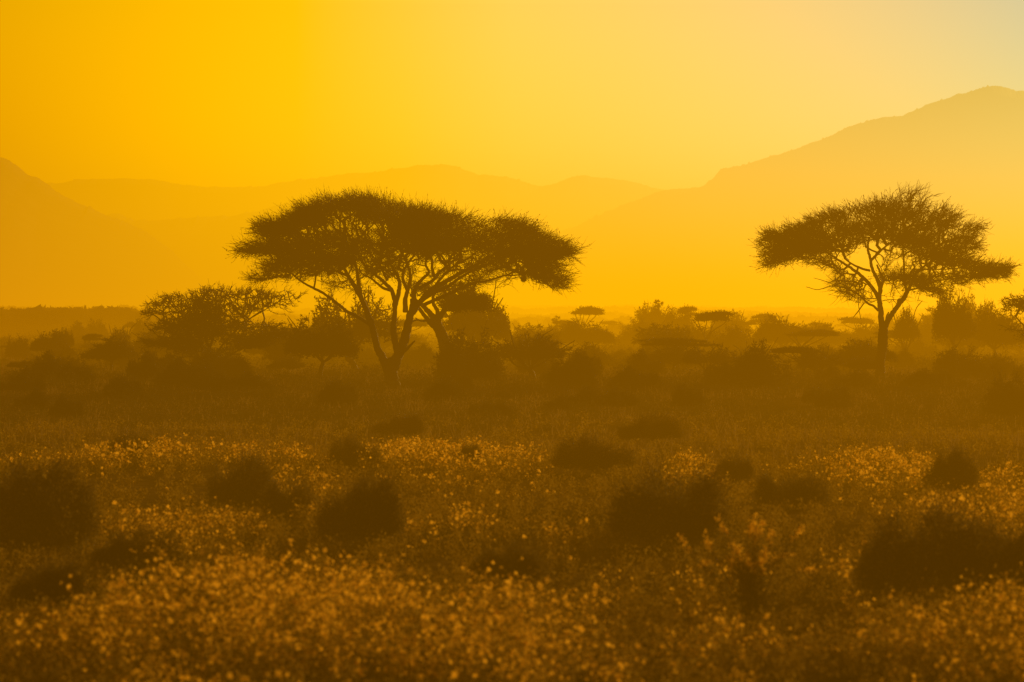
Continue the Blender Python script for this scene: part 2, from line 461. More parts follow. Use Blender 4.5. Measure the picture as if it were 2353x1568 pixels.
rightP = [
 ([(330,640),(360,560),(335,420),(390,400),(470,390),(560,370),(700,300),(800,255),(900,240),(1010,215),(1080,260),(1120,360),(1130,470),(1030,520),(930,540),(760,540),(640,550),(500,600),(420,635)], 1800, 14),
 ([(1040,230),(1150,180),(1250,155),(1380,150),(1500,180),(1580,230),(1690,260),(1680,340),(1600,400),(1400,420),(1200,420),(1100,360)], 1100, 7),
 ([(850,360),(1100,330),(1300,400),(1500,430),(1640,520),(1600,590),(1440,560),(1300,500),(1150,440),(1000,500)], 1100, 15),
 ([(1560,300),(1700,320),(1900,355),(1800,430),(1840,500),(1700,560),(1600,500)], 420, 5),
 ([(1680,590),(1820,600),(2060,640),(2080,680),(1960,715),(1850,720),(1760,670)], 420, 12),
 ([(1560,560),(1700,560),(1850,600),(1800,660),(1600,620)], 250, 8),
 ([(1150,690),(1330,690),(1500,700),(1700,680),(1880,710),(1750,770),(1600,790),(1590,850),(1480,820),(1350,770),(1200,740)], 650, 5),
 ([(1170,520),(1500,560),(1550,640),(1400,700),(1200,660)], 170, 1),
 ([(800,620),(900,640),(1000,760),(1080,900),(960,860),(860,790),(800,700)], 260, 1),
 ([(600,550),(780,560),(900,640),(700,620)], 120, 4),
 ([(1150,130),(1260,110),(1420,90),(1480,150),(1300,170)], 45, 0),
 ([(1180,760),(1330,780),(1350,880),(1200,900)], 30, 0),
]
_, kR, D_right = build_tree('umbrella_acacia', (1160, 1470), Sr, T0r, rightL, rightP, 2.9, (1190, 900),
   'lone acacia on the right with slim forked trunk and ragged sloping crown', 'tree', seed=11, spike_len=.8, nspike=4, spread=.2, lmul=.25, nmul=.74, clump=.9, bare=(6, 7, 8, 9, 15, 16, 17, 18, 19), leaf_L=.16, leaf_W=.045, rtip=.012)

# thorn tree on the left ------------------------------------------------------------------
T0l = (0, 583.5); Sl = .32
leftL = [
 ([(1490,875),(1492,820),(1490,760),(1500,690)], 26, 20, 0, 0),
 ([(1490,860),(1450,780),(1400,700),(1330,620),(1250,540),(1180,470)], 20, 6, 0, -1.4),
 ([(1500,860),(1530,760),(1590,660),(1680,560),(1780,470),(1880,400)], 20, 6, 0, 1.2),
 ([(1498,700),(1480,600),(1470,500),(1460,400),(1440,330)], 22, 8, 0, .6),
 ([(1500,700),(1530,600),(1550,500),(1580,400),(1600,300)], 20, 7, 0, -.8),
 ([(1480,820),(1380,740),(1250,670),(1130,610)], 14, 4, 0, 1.6),
 ([(1510,830),(1640,740),(1800,650),(1960,590)], 14, 4, 0, -1.5),
 ([(1400,700),(1360,600),(1330,500),(1280,400),(1200,330)], 14, 5, -.4, .8),
 ([(1680,560),(1760,480),(1850,350),(1950,280)], 12, 4, .4, .2),
 ([(1780,470),(1900,400),(2020,330),(2120,290)], 9, 3, .8, .4),
]
leftP = [
 ([(1330,420),(1370,330),(1450,290),(1540,300),(1590,360),(1610,470),(1590,560),(1450,600),(1350,560)], 1100, 6, (0, 1.8)),
 ([(1040,400),(1070,340),(1150,280),(1300,265),(1440,230),(1560,210),(1600,300),(1400,330),(1340,420),(1200,420)], 600, .5),
 ([(1560,215),(1720,215),(1880,230),(2000,260),(1960,330),(1850,380),(1750,450),(1620,430),(1590,330)], 650, .35),
 ([(1180,440),(1350,430),(1350,560),(1250,560),(1100,500)], 320, 4),
 ([(1020,590),(1150,590),(1350,570),(1500,620),(1420,680),(1250,660),(1100,630)], 400, 9),
 ([(1600,540),(1750,560),(1900,540),(2080,530),(1950,620),(1800,650),(1620,660)], 450, 8),
 ([(1600,440),(1750,460),(1860,480),(1800,540),(1640,540)], 200, 2),
 ([(1250,660),(1500,650),(1700,670),(1620,760),(1400,760)], 200, 4),
 ([(1880,230),(2000,215),(2150,240),(2190,300),(2080,380),(1950,400),(1880,340)], 120, .1),
 ([(1850,470),(1980,470),(2080,500),(1980,540),(1860,530)], 90, 1),
]
build_tree('thorn_tree', (1490, 875), Sl, T0l, leftL, leftP, 2.6, (1540, 560),
   'low wide thorn tree left of the large acacia, bare curling twigs around a dense core', 'tree', seed=21, spike_len=.4, nspike=2, leaf_L=.13, leaf_W=.05, rtip=.013, rpow=.36, bf=.5, drop=0, rmax=.05, clump=.1, lmul=1.)

# twiggy tree cut off by the right edge
edgeL = [
 ([(2390,880),(2392,850),(2388,810),(2380,780)], 12, 9, 0, 0),
 ([(2385,800),(2370,770),(2345,745),(2325,725)], 7, 2, 0, -1),
 ([(2380,785),(2375,740),(2360,700),(2330,690),(2312,684)], 8, 2, 0, .8),
 ([(2382,785),(2400,740),(2440,700),(2480,680)], 8, 2, 0, .5),
]
edgeP = [
 ([(2330,700),(2345,675),(2400,660),(2480,670),(2500,700),(2400,715)], 500, 8),
 ([(2315,730),(2350,715),(2500,720),(2500,760),(2380,775),(2340,760)], 500, 6),
 ([(2308,684),(2345,682),(2345,692)], 40, 2),
]
build_tree('thorn_tree', (2390, 880), 1, (0, 0), edgeL, edgeP, 2.4, (2405, 110),
   'dark layered thorn tree cut off by the right edge of the view', 'tree', seed=31, spike_len=.45, leaf_L=.16, rtip=.013)

# ------------------------------------------------------------------ generic trees, bushes and palms
SRC = {}
def finish_source(kind, roots): SRC.setdefault(kind, []).append(roots)

def generic(kind, seed, H, R, N, leaf, style, rtip=.02, leaf_L=.3, leaf_W=.12, spike=.4, mat=None, nlimb=6, nspike=2):
    rg = np.random.default_rng(seed)
    root = bpy.data.objects.new(kind, None); C.objects.link(root)
    parts = []; sp = []; spath = []
    th = {'umbrella': .38, 'round': .2, 'twiggy': .12, 'bush': .02}[style] * H
    lean = rg.normal(0, .06 * H, 2)
    tr = catmull([[0, 0, -.1], [lean[0]*.3, lean[1]*.3, th * .5], [lean[0], lean[1], max(th, .05)]], 4)
    r0 = H * (.028 if style != 'bush' else .015)
    parts.append(tube(tr, np.linspace(r0 * 1.3, r0, len(tr)), 7, rg=rg))
    for i in range(nlimb):
        a = 2 * math.pi * (i + rg.uniform(-.3, .3)) / nlimb
        rr = R * rg.uniform(.45, .8)
        top = H * (.86 if style == 'umbrella' else rg.uniform(.5, .85))
        s = tr[-1] if style != 'bush' else np.array([math.cos(a), math.sin(a), 0]) * R * .06
        e = np.array([math.cos(a) * rr, math.sin(a) * rr, top])
        m1 = s + (e - s) * .35 + np.array([0, 0, -.04 * H]) + rg.normal(0, .04 * R, 3)
        m2 = s + (e - s) * .7 + rg.normal(0, .05 * R, 3)
        P = catmull([s, m1, m2, e], 4)
        parts.append(tube(P, np.linspace(r0 * .62, r0 * .18, len(P)), 6, rg=rg))
        seg = np.linalg.norm(P, axis=1)
        sp.append(P[4:]); spath.append(seg[4:] * .5)
    V, F = join(parts)
    mesh_obj('trunk' if style != 'bush' else 'stems', V, F, M_bark, root, smooth=True)
    # crown volume
    T = []
    if style == 'umbrella':
        nl = rg.integers(4, 7)
        for j in range(nl):
            a = rg.uniform(0, 6.28); c = np.array([math.cos(a), math.sin(a)]) * R * rg.uniform(.1, .55)
            zc = H * rg.uniform(.76, .93); pr = R * rg.uniform(.35, .6)
            n = N // nl
            q = np.sqrt(rg.random(n)) ; b = rg.uniform(0, 6.28, n)
            x = c[0] + np.cos(b) * q * pr; y = c[1] + np.sin(b) * q * pr
            z = zc + (1 - q ** 2) * H * .06 * rg.uniform(.2, 1, n) - .02 * H
            T.append(np.stack([x, y, z], 1))
    else:
        nl = {'round': 12, 'twiggy': 9, 'bush': 11}[style]
        low = {'round': .22, 'twiggy': .2, 'bush': .0}[style]
        for j in range(nl):
            a = rg.uniform(0, 6.28); uu = rg.random() ** .6
            c = np.array([math.cos(a), math.sin(a)]) * R * (.8 if style == 'bush' else .68) * uu
            hh = H * (1 - (.22 if style != 'bush' else .35) * uu ** 1.6) * rg.uniform(.6 if style != 'bush' else .45, 1.0)
            n = N // nl
            q = np.sqrt(rg.random(n)); b = rg.uniform(0, 6.28, n); pr = R * rg.uniform(.18, .42)
            x = c[0] + np.cos(b) * q * pr; y = c[1] + np.sin(b) * q * pr
            zt = hh * (1 - .45 * q ** 2.5) * rg.uniform(.7, 1.0, n); zl = H * low * (1 + .6 * q) + .03 * H
            z = zl + (zt - zl) * rg.random(n) ** .6
            T.append(np.stack([x, y, z], 1))
    T = np.vstack(T)
    T = T[(T[:, 2] > .03 * H) & (T[:, 2] < H * 1.02)]
    pts, parent, cnt, n0 = grow(np.vstack(sp), np.concatenate(spath), T, .4)
    ln = np.concatenate([np.zeros(n0, int), rg.poisson(leaf, len(T))])
    tw, lf = twigs_and_leaves(pts, parent, cnt, n0, rtip, .38, nspike, spike, ln, leaf_L, leaf_W, R * .06, np.array([0, 0, H * .3]), rg, flat=.4, rmax=r0 * .35)
    mesh_obj('twigs', tw[0], tw[1], M_twig, root)
    if lf[0] is not None: mesh_obj('crown' if style != 'bush' else 'foliage', lf[0], lf[1], mat or M_leaf_far, root)
    root['_H'] = float(np.percentile(T[:, 2], 99.5)); root['_R'] = float(np.percentile(np.abs(T[:, :2]), 99))
    finish_source(kind, root)
    return root

for s in (1, 2, 3): generic('flat_topped_acacia', 40 + s, 5, 3.6, 900, 4.2, 'umbrella', leaf_L=.28, leaf_W=.09, spike=.5)
for s in (1, 2, 3): generic('bushy_tree', 50 + s, 5, 3.2, 1500, 4, 'round', leaf_L=.3, leaf_W=.11, spike=.65)
for s in (1, 2): generic('bare_thorn_tree', 60 + s, 4.5, 2.8, 900, 1.0, 'twiggy', leaf_L=.2, leaf_W=.08, spike=.45, rtip=.018, nlimb=8, nspike=3)
for s in (1, 2, 3): generic('savanna_bush', 70 + s, 2.5, 2.2, 1400, 4.5, 'bush', leaf_L=.17, leaf_W=.065, spike=.4, rtip=.01, nlimb=9, mat=M_leaf_far)
for s in (1, 2, 3): generic('dark_bush', 80 + s, 1.0, .85, 2300, 3.6, 'bush', leaf_L=.06, leaf_W=.026, spike=.3, rtip=.0032, nlimb=12, mat=M_bush, nspike=3)

used = set()
def place(kind, v, px, base_py, w_px, top_py, label, cat, group=None, D=None, rz=None):
    """stand a tree of the given kind so that it spans w_px wide and reaches top_py"""
    src = SRC[kind][v % len(SRC[kind])]
    if D is None: D = dist_of(base_py)
    H, R = src['_H'], src['_R']
    h = (base_py - top_py) * K * D; w = w_px * K * D / 2
    if kind == 'dark_bush': h *= .9
    sx, sz = w / R / 1.04, h / H / 1.03
    if rz is None: rz = random.uniform(0, 6.28)
    l = (wx(px, D), D, 0)
    if id(src) not in used:
        used.add(id(src))
        src.location = l; src.scale = (sx, sx, sz); src.rotation_euler = (0, 0, rz)
        tag(src, label, cat, group); return src
    return copy_thing(src, l, (sx, sx, sz), rz, label, cat, group)

FA, BT, BA, SB, DB = 'flat_topped_acacia', 'bushy_tree', 'bare_thorn_tree', 'savanna_bush', 'dark_bush'
# middle distance, each as the photo shows it: kind, variant, x, foot, width, top, label
mid = [
 (FA, 0, 25, 812+8, 44, 794, 'tiny flat topped acacia at the far left edge, lower of a pair', 'tree'),
 (FA, 1, 50, 818, 34, 789, 'tiny flat topped acacia beside the far left edge, upper of a pair', 'tree'),
 (BT, 0, 112, 832, 92, 762, 'dense dark pointed tree third from the left edge', 'tree'),
 (BT, 1, 152, 826, 34, 758, 'small upright tree touching the dense pointed tree on the left', 'tree'),
 (BT, 2, 180, 800, 60, 742, 'pale hazy round tree behind the dense pointed tree', 'tree'),
 (BT, 0, 222, 798, 50, 735, 'pale hazy tall round tree, midway between pointed tree and thorn tree', 'tree'),
 (FA, 2, 205, 826, 58, 768, 'flat layered acacia in front of the pale round trees', 'tree'),
 (BA, 0, 278, 832, 78, 756, 'bare branching thorn shrub left of the wide thorn tree', 'tree'),
 (FA, 0, 294, 800, 34, 741, 'pale small umbrella tree above the bare thorn shrub', 'tree'),
 (BT, 1, 330, 806, 60, 735, 'pale hazy tree half hidden behind the left side of the thorn tree', 'tree'),
 (BT, 2, 255, 850, 130, 778, 'low dark spreading thicket tree under the bare thorn shrub', 'tree'),
 (BT, 1, 640, 850, 130, 752, 'broad low tree between thorn tree and large acacia', 'tree'),
 (BT, 0, 735, 868, 175, 735, 'dark domed tree directly left of the large acacia trunk', 'tree'),
 (BA, 1, 818, 850, 200, 668, 'sparse twiggy tree seen through the left fork of the large acacia', 'tree'),
 (BA, 0, 1085, 838, 180, 672, 'sparse pale tree behind the leaning acacia on its right', 'tree'),
 (BT, 1, 1120, 835, 105, 700, 'round hazy tree beside the sparse tree right of the leaning acacia', 'tree'),
 (BT, 2, 1222, 818, 110, 748, 'broad low tree left of the little fan palm', 'tree'),
 (FA, 0, 1340, 796, 84, 706, 'layered flat topped acacia right of the little fan palm', 'tree'),
 (FA, 2, 1305, 800, 70, 737, 'low flat acacia in front of the layered one by the fan palm', 'tree'),
 (FA, 1, 1400, 782, 44, 738, 'small neat umbrella acacia standing clear, centre right', 'tree'),
 (FA, 2, 1440, 784, 62, 747, 'wide very flat acacia right of the small neat umbrella acacia', 'tree'),
 (BT, 1, 1505, 800, 84, 704, 'tall round tree with a tuft rising above it', 'tree'),
 (BT, 0, 1558, 804, 76, 708, 'rounded tree right of the tall round tree', 'tree'),
 (FA, 1, 1580, 800, 44, 705, 'thin layered acacia top between two rounded trees', 'tree'),
 (BA, 1, 1537, 836, 130, 748, 'darker spreading thorn tree in front of the rounded trees', 'tree'),
 (FA, 0, 1628, 826, 110, 716, 'slim leaning acacia with fine open crown, centre right', 'tree'),
 (BT, 2, 1680, 800, 84, 718, 'hazy spreading tree right of the slim open acacia', 'tree'),
 (FA, 2, 1752, 800, 60, 722, 'shelved acacia with thin floating layers', 'tree'),
 (BT, 0, 1795, 822, 126, 728, 'broad rounded tree between the shelved acacia and the lone acacia', 'tree'),
 (FA, 1, 1878, 800, 54, 742, 'small dark umbrella tree at the edge of a bright gap', 'tree'),
 (FA, 0, 1975, 800, 92, 730, 'flat pale acacia immediately left of the lone acacia trunk', 'tree'),
 (BT, 1, 1930, 812, 100, 762, 'low hazy tree beneath the flat pale acacia', 'tree'),
 (BA, 0, 2082, 832, 90, 712, 'bare twiggy shrub immediately right of the lone acacia trunk', 'tree'),
 (BT, 2, 2150, 806, 110, 708, 'hazy wide tree right of the bare twiggy shrub', 'tree'),
 (BT, 0, 2192, 840, 100, 668, 'tallest rounded hazy tree between the lone acacia and right edge', 'tree'),
 (BT, 1, 2245, 812, 80, 690, 'pointed pale tree behind the tallest rounded one', 'tree'),
 (BT, 2, 2290, 836, 120, 705, 'broad hazy tree left of the tree cut by the right edge', 'tree'),
 (SB, 0, 1085, 880, 205, 768, 'dark spiky thicket in front of the leaning acacia foot', 'bush'),
 (SB, 1, 1723, 895, 155, 792, 'big dark dome shaped bush, centre right', 'bush'),
 (SB, 2, 1288, 880, 115, 838, 'low dark double humped bush right of centre', 'bush'),
 (SB, 0, 176, 882, 120, 836, 'low dark humped bush under the dense pointed tree', 'bush'),
 (SB, 1, 2280, 872, 56, 834, 'small round dark bush below the broad hazy tree at right', 'bush'),
 (SB, 2, 50, 900, 130, 862, 'low wide bush at the left edge, beneath the pair of tiny acacias', 'bush'),
 (SB, 0, 2330, 960, 150, 862, 'large dark bush at the right edge beneath the cut off tree', 'bush'),
 (SB, 1, 2110, 890, 90, 850, 'low round bush right of the lone acacia foot', 'bush'),
 (SB, 2, 1950, 892, 110, 852, 'low bush left of the lone acacia foot', 'bush'),
 (SB, 1, 560, 900, 150, 858, 'low spreading bush between thorn tree foot and large acacia foot', 'bush'),
]
for k, v, px, by, w, ty, lab, cat in mid:
    place(k, v, px, by, w, ty, lab, cat)

# thicket fill: too hazy to tell apart, one shared label per belt
def blocked(px, py):
    # keep the clearings of the photo open
    for a, b, c, d in ((1640, 1730, 0, 790), (1900, 1945, 0, 770), (930, 1000, 770, 830), (30, 90, 0, 800)):
        if a < px < b and c < py < d: return True
    return False
fill_rg = random.Random(5)
n_far = n_near = 0
while n_far < 120:
    by = 726 + 3.3 / K / fill_rg.uniform(290, 800); px = fill_rg.uniform(-120, 2470)
    if blocked(px, by): continue
    D = dist_of(by); h = fill_rg.uniform(1.4, 3.0)
    if px < 330: h *= .6
    kind = fill_rg.choice((BT, BT, FA, SB, BA))
    w = h * fill_rg.uniform(1.3, 2.1)
    left = px < 1176
    place(kind, fill_rg.randrange(3), px, by, w / K / D, by - h / K / D,
          'small hazy %s in the distant thicket %s' % ({BT: 'round tree', FA: 'flat topped tree', SB: 'bush', BA: 'bare tree'}[kind], 'left of centre' if left else 'right of centre'),
          'bush' if kind == SB else 'tree', 'distant %s %s of centre' % ({BT: 'round trees', FA: 'flat topped trees', SB: 'bushes', BA: 'bare trees'}[kind], 'left' if left else 'right'))
    n_far += 1
n_belt = 0
while n_belt < 80:
    D = fill_rg.uniform(205, 400); px = fill_rg.uniform(-120, 2470)
    if 905 < px < 1010 and D < 330: continue
    if px < 340 and D < 300 and fill_rg.random() < .6: continue
    h = fill_rg.uniform(1.0, 2.3) * (1 if px > 330 else .75)
    if D < 260: h *= .75
    if px > 1176: h *= 1.3
    kind = fill_rg.choice((BT, BT, BT, FA, BA, SB)); w = h * fill_rg.uniform(1.4, 2.3)
    side = 'left' if px < 784 else ('middle' if px < 1568 else 'right')
    by = 726 + CAM_H / K / D
    nm = {BT: 'tangled round tree', FA: 'flat topped tree', SB: 'tangled bush', BA: 'half bare thorn tree'}[kind]
    place(kind, fill_rg.randrange(3), px, by, w / K / D, by - h / K / D,
          'small hazy %s in the thicket just beyond the big acacias, %s third' % (nm, side), 'bush' if kind == SB else 'tree', 'thicket beyond the big acacias, %ss, %s third' % (nm, side))
    n_belt += 1
while n_near < 110:
    D = fill_rg.uniform(118, 330); px = fill_rg.uniform(-150, 2500); by = 726 + CAM_H / K / D
    if abs(px - 900) < 110 and D < 215: continue
    if abs(px - 2023) < 110 and D < 230: continue
    if 560 < px < 700 and 150 < D < 260: continue
    h = fill_rg.uniform(.5, 1.5) * (1 if D > 170 else .7); w = h * fill_rg.uniform(1.5, 2.6)
    side = 'left' if px < 784 else ('middle' if px < 1568 else 'right')
    place(SB, fill_rg.randrange(3), px, by, w / K / D, by - h / K / D,
          'low shadowed bush on the dusty middle ground, %s third' % side, 'bush', 'low bushes on the middle ground, %s third' % side)
    n_near += 1

# foreground dark bushes -------------------------------------------------------------------
fore = [
 (0, 55, 1268, 350, 1062, 'large dark bush cut by the left edge, in front of the flower band'),
 (1, 562, 1170, 165, 1045, 'dark bush with a jagged top in the left flower band'),
 (2, 655, 1200, 130, 1105, 'lower dark bush leaning against the jagged topped one'),
 (0, 838, 1248, 190, 1095, 'rounded dark bush, second row, below the large acacia'),
 (1, 812, 1078, 110, 1002, 'small round dark bush among blossoms below the large acacia'),
 (2, 300, 1062, 92, 992, 'small dark bush at the back edge of the left flower band'),
 (0, 1075, 1072, 70, 1020, 'tiny dark bush at the front of the centre flower band'),
 (1, 1360, 1080, 170, 1000, 'dim low bush between the centre and right flower bands'),
 (2, 1560, 1250, 290, 1085, 'broad soft dark bush right of centre'),
 (0, 2190, 1128, 125, 1030, 'dark bush between two bright patches at far right'),
 (1, 2160, 1372, 330, 1160, 'largest dark bush, lower right'),
 (2, 2330, 1372, 230, 1195, 'dark bush at the right edge touching the largest one'),
 (1, 330, 1310, 210, 1215, 'low dark bush in the hollow at lower left'),
 (2, 1810, 1170, 170, 1090, 'low dark bush under the right flower band'),
 (0, 120, 1400, 170, 1290, 'dark low bush in the left foreground'),
 (2, 1690, 1105, 80, 1045, 'small dark bush breaking the right flower band'),
 (0, 930, 1000, 120, 950, 'faint low bush below the foot of the large acacia'),
 (1, 1500, 1010, 150, 950, 'faint low bush on the dusty strip, centre right'),
 (0, 460, 1430, 160, 1330, 'half buried dark bush in the blossoms, lower left'),
 (1, 1180, 1335, 170, 1250, 'low shadowed bush in the centre hollow'),
]
for v, px, by, w, ty, lab in fore:
    place(DB, v, px, by, w, ty, lab, 'bush')

# any source not yet used must not linger at the origin
for ks in SRC.values():
    for o in ks:
        if 'label' not in o:
            for ch in list(o.children): bpy.data.objects.remove(ch)
            bpy.data.objects.remove(o)

# fan palms ---------------------------------------------------------------------------------
def palm(px, by, ty, crown_px, label, seed, D=None):
    rg = np.random.default_rng(seed)
    if D is None: D = dist_of(by)
    root = thing('fan_palm', (wx(px, D), D, 0), label, 'palm')
    zt = wz(ty, D); r = crown_px * K * D / 2
    top = np.array([rg.normal(0, .15), 0, zt - r * .7])
    P = catmull([[0, 0, -.1], top * .5 + np.array([.1, 0, 0]), top], 5)
    V, F = tube(P, np.linspace(.16, .12, len(P)), 8, rg=rg)
    mesh_obj('trunk', V, F, M_bark, root, True)
    for i in range(13):
        a = rg.uniform(0, 6.28); e = rg.uniform(-.5, 1.3)
        d = np.array([math.cos(a) * math.cos(e), math.sin(a) * math.cos(e), math.sin(e)])
        hub = top + d * r * .5
        n = 14
        side = unit(np.cross(d, rg.normal(size=3)))
        ang = np.linspace(-1.3, 1.3, n)
        dd = np.cos(ang)[:, None] * d + np.sin(ang)[:, None] * side - np.array([0, 0, .12])
        b = tri_blades(np.repeat(hub[None], n, 0), unit(dd), rg.uniform(.4, .55, n) * r * 1.1, np.full(n, r * .13), rg)
        st = prisms(top[None], hub[None], np.array([.03]), np.array([.015]))
        V, F = join([b, st])
        mesh_obj('frond', V, F, M_leaf_far, root)
palm(1278, 793, 727, 26, 'little fan palm standing left of the layered acacia', 1)
palm(1512, 800, 690, 30, 'slender palm whose tuft rises above the tall round tree', 2)

# ------------------------------------------------------------------ ground
def ground_z(x, y):
    f = np.clip((y - 15) / 60, 0, 1)
    return -.10 + .07 * np.sin(x * .31 + y * .11) * f + .06 * np.sin(y * .23 - x * .17) * f
gx = np.concatenate([-np.geomspace(6000, 40, 30), np.linspace(-38, 38, 90), np.geomspace(40, 6000, 30)])
gy = np.concatenate([np.linspace(-60, 20, 8), np.linspace(22, 160, 140), np.geomspace(162, 12000, 80)])
X, Y = np.meshgrid(gx, gy)
Z = ground_z(X, Y)
Z += np.where(Y > 160, .0, 0)
nx, ny = len(gx), len(gy)
idx = np.arange(nx * ny).reshape(ny, nx)
F = np.stack([idx[:-1, :-1], idx[:-1, 1:], idx[1:, 1:], idx[1:, :-1]], -1).reshape(-1, 4)
def ground_material():
    m, nt, N, L = newmat('dry_savanna_soil')
    out = N.new('ShaderNodeOutputMaterial'); b = N.new('ShaderNodeBsdfPrincipled')
    tc = N.new('ShaderNodeTexCoord')
    n1 = N.new('ShaderNodeTexNoise'); n1.inputs['Scale'].default_value = .09; n1.inputs['Detail'].default_value = 8
    n2 = N.new('ShaderNodeTexNoise'); n2.inputs['Scale'].default_value = 2.4; n2.inputs['Detail'].default_value = 8
    L.new(tc.outputs['Object'], n1.inputs['Vector']); L.new(tc.outputs['Object'], n2.inputs['Vector'])
    c1 = N.new('ShaderNodeValToRGB'); c1.color_ramp.elements[0].position = .38; c1.color_ramp.elements[1].position = .62
    c1.color_ramp.elements[0].color = (.045, .03, .015, 1); c1.color_ramp.elements[1].color = (.11, .065, .03, 1)
    L.new(n1.outputs['Fac'], c1.inputs[0])
    mx = N.new('ShaderNodeMix'); mx.data_type = 'RGBA'; mx.blend_type = 'MULTIPLY'; mx.inputs[0].default_value = .8
    c2 = N.new('ShaderNodeValToRGB'); c2.color_ramp.elements[0].position = .3; c2.color_ramp.elements[1].position = .7
    c2.color_ramp.elements[0].color = (.35, .35, .35, 1); c2.color_ramp.elements[1].color = (1, 1, 1, 1)
    L.new(n2.outputs['Fac'], c2.inputs[0]); L.new(c1.outputs[0], mx.inputs[6]); L.new(c2.outputs[0], mx.inputs[7])
    L.new(mx.outputs[2], b.inputs['Base Color']); b.inputs['Roughness'].default_value = 1
    b.inputs['Specular IOR Level'].default_value = 0
    bp = N.new('ShaderNodeBump'); bp.inputs['Strength'].default_value = .8; bp.inputs['Distance'].default_value = .15
    L.new(n2.outputs['Fac'], bp.inputs['Height']); L.new(bp.outputs[0], b.inputs['Normal'])
    L.new(b.outputs[0], out.inputs['Surface'])
    return m
g = mesh_obj('ground', np.stack([X, Y, Z], -1).reshape(-1, 3), F, ground_material(), smooth=True)
tag(g, 'dry dusty savanna plain reaching the hills', 'ground', kind='structure')

# ------------------------------------------------------------------ hills
def vnoise(x, seed, octs=5, f0=1., gain=.5):
    rg = np.random.default_rng(seed); out = np.zeros_like(x); a = 1.; f = f0
    for _ in range(octs):
        t = rg.normal(size=4096); i = np.floor(x * f).astype(int); u = x * f - i; u = u * u * (3 - 2 * u)
        out += a * (t[i % 4096] * (1 - u) + t[(i + 1) % 4096] * u); a *= gain; f *= 2.03
    return out
def hill(name, D, prof, width, seed, label, rough=1.0):
    px = np.arange(prof[0][0], prof[-1][0], 2.0)
    pr = np.array(prof, float)
    py = np.interp(px, pr[:, 0], pr[:, 1])
    ker = np.ones(7) / 7; pad = np.pad(py, 3, mode='edge'); py = np.convolve(pad, ker, 'valid')
    py0 = py.copy()
    py = py + vnoise(px, seed, 5, .03, .62) * 1.3 * rough * np.clip((726 - py) / 80, 0, 1)
    # ridge scrub: little crowns standing on the skyline
    bump = np.maximum(0, vnoise(px, seed + 9, 2, .13, .9) - .9) * 2.2
    py = py - bump * rough * np.clip((726 - py) / 80, 0, 1)
    Hm = (726 - py) * K * D + CAM_H
    Hs = (726 - py0) * K * D + CAM_H
    rows = np.concatenate([np.linspace(-1, 0, 22), np.linspace(.08, 1, 8)])
    V = []
    for r in rows:
        s = (1 - abs(r)) ** 1.25 if r < 0 else (1 - r) ** 1.1
        y = D + r * width
        x = (px - 1176.5) * K * D
        gul = np.abs(vnoise(x / width * 9 + r * 1.3, seed + 3, 4, 1., .55)) * (abs(r) * (1 - abs(r))) * .07
        z = np.maximum((Hs + (Hm - Hs) * s ** 14) * (s - gul), -3) - .5 * (abs(r) >= .999) * 4
        V.append(np.stack([x + 0 * x, np.full_like(x, y), z], 1))
    V = np.vstack(V); n = len(px); R = len(rows)
    idx = np.arange(n * R).reshape(R, n)
    F = np.stack([idx[:-1, :-1], idx[:-1, 1:], idx[1:, 1:], idx[1:, :-1]], -1).reshape(-1, 4)
    o = mesh_obj(name, V, F, M_hillveg, smooth=True)
    tag(o, label, 'hill', kind='structure')
    # scrub on the crest
    rg = np.random.default_rng(seed)
    n = 1500
    j = rg.integers(0, len(px) - 1, n)
    x = (px[j] - 1176.5) * K * D; z = Hm[j]
    P = np.stack([x, np.full(n, D), z], 1) + rg.normal(size=(n, 3)) * np.array([2, 2, .4])
    return P
P1 = hill('hill', 2700, [(-900,420),(-700,330),(-450,300),(-200,312),(-60,345),(0,362),(15,364),(35,377),(60,399),(90,411),(108,424),(125,437),(170,462),(210,479),(240,492),(285,508),(340,535),(400,580),(460,640),(520,690),(580,728)], 500, 1, 'steep dark hill shoulder falling from the left edge')
P2 = hill('hill', 5600, [(-800,470),(-300,440),(0,425),(105,424),(150,417),(172,412),(240,410),(350,412),(420,426),(500,430),(590,430),(660,418),(750,405),(830,397),(930,388),(960,381),(1010,378),(1050,383),(1080,394),(1100,400),(1170,408),(1240,428),(1270,425),(1310,408),(1345,402),(1380,408),(1450,418),(1500,430),(1530,437),(1700,470),(1900,500),(2400,520),(3100,560)], 900, 2, 'long rolling ridge along the far skyline', .8)
P3 = hill('hill', 3500, [(60,600),(160,530),(250,494),(280,491),(310,502),(350,507),(415,502),(500,499),(575,489),(650,468),(700,450),(760,443),(860,452),(980,480),(1150,530),(1300,580),(1500,650),(1700,728)], 700, 3, 'low hazy ridge below the far skyline, behind the large acacia')
P4 = hill('hill', 3600, [(940,728),(1050,680),(1150,610),(1240,556),(1317,521),(1426,474),(1526,438),(1616,427),(1636,412),(1656,389),(1680,384),(1710,380),(1777,358),(1850,335),(1902,314),(1972,284),(2020,270),(2077,264),(2137,239),(2227,209),(2277,198),(2330,203),(2380,214),(2500,190),(2700,230),(3000,330),(3300,420)], 700, 4, 'high pale hill rising to the right edge')

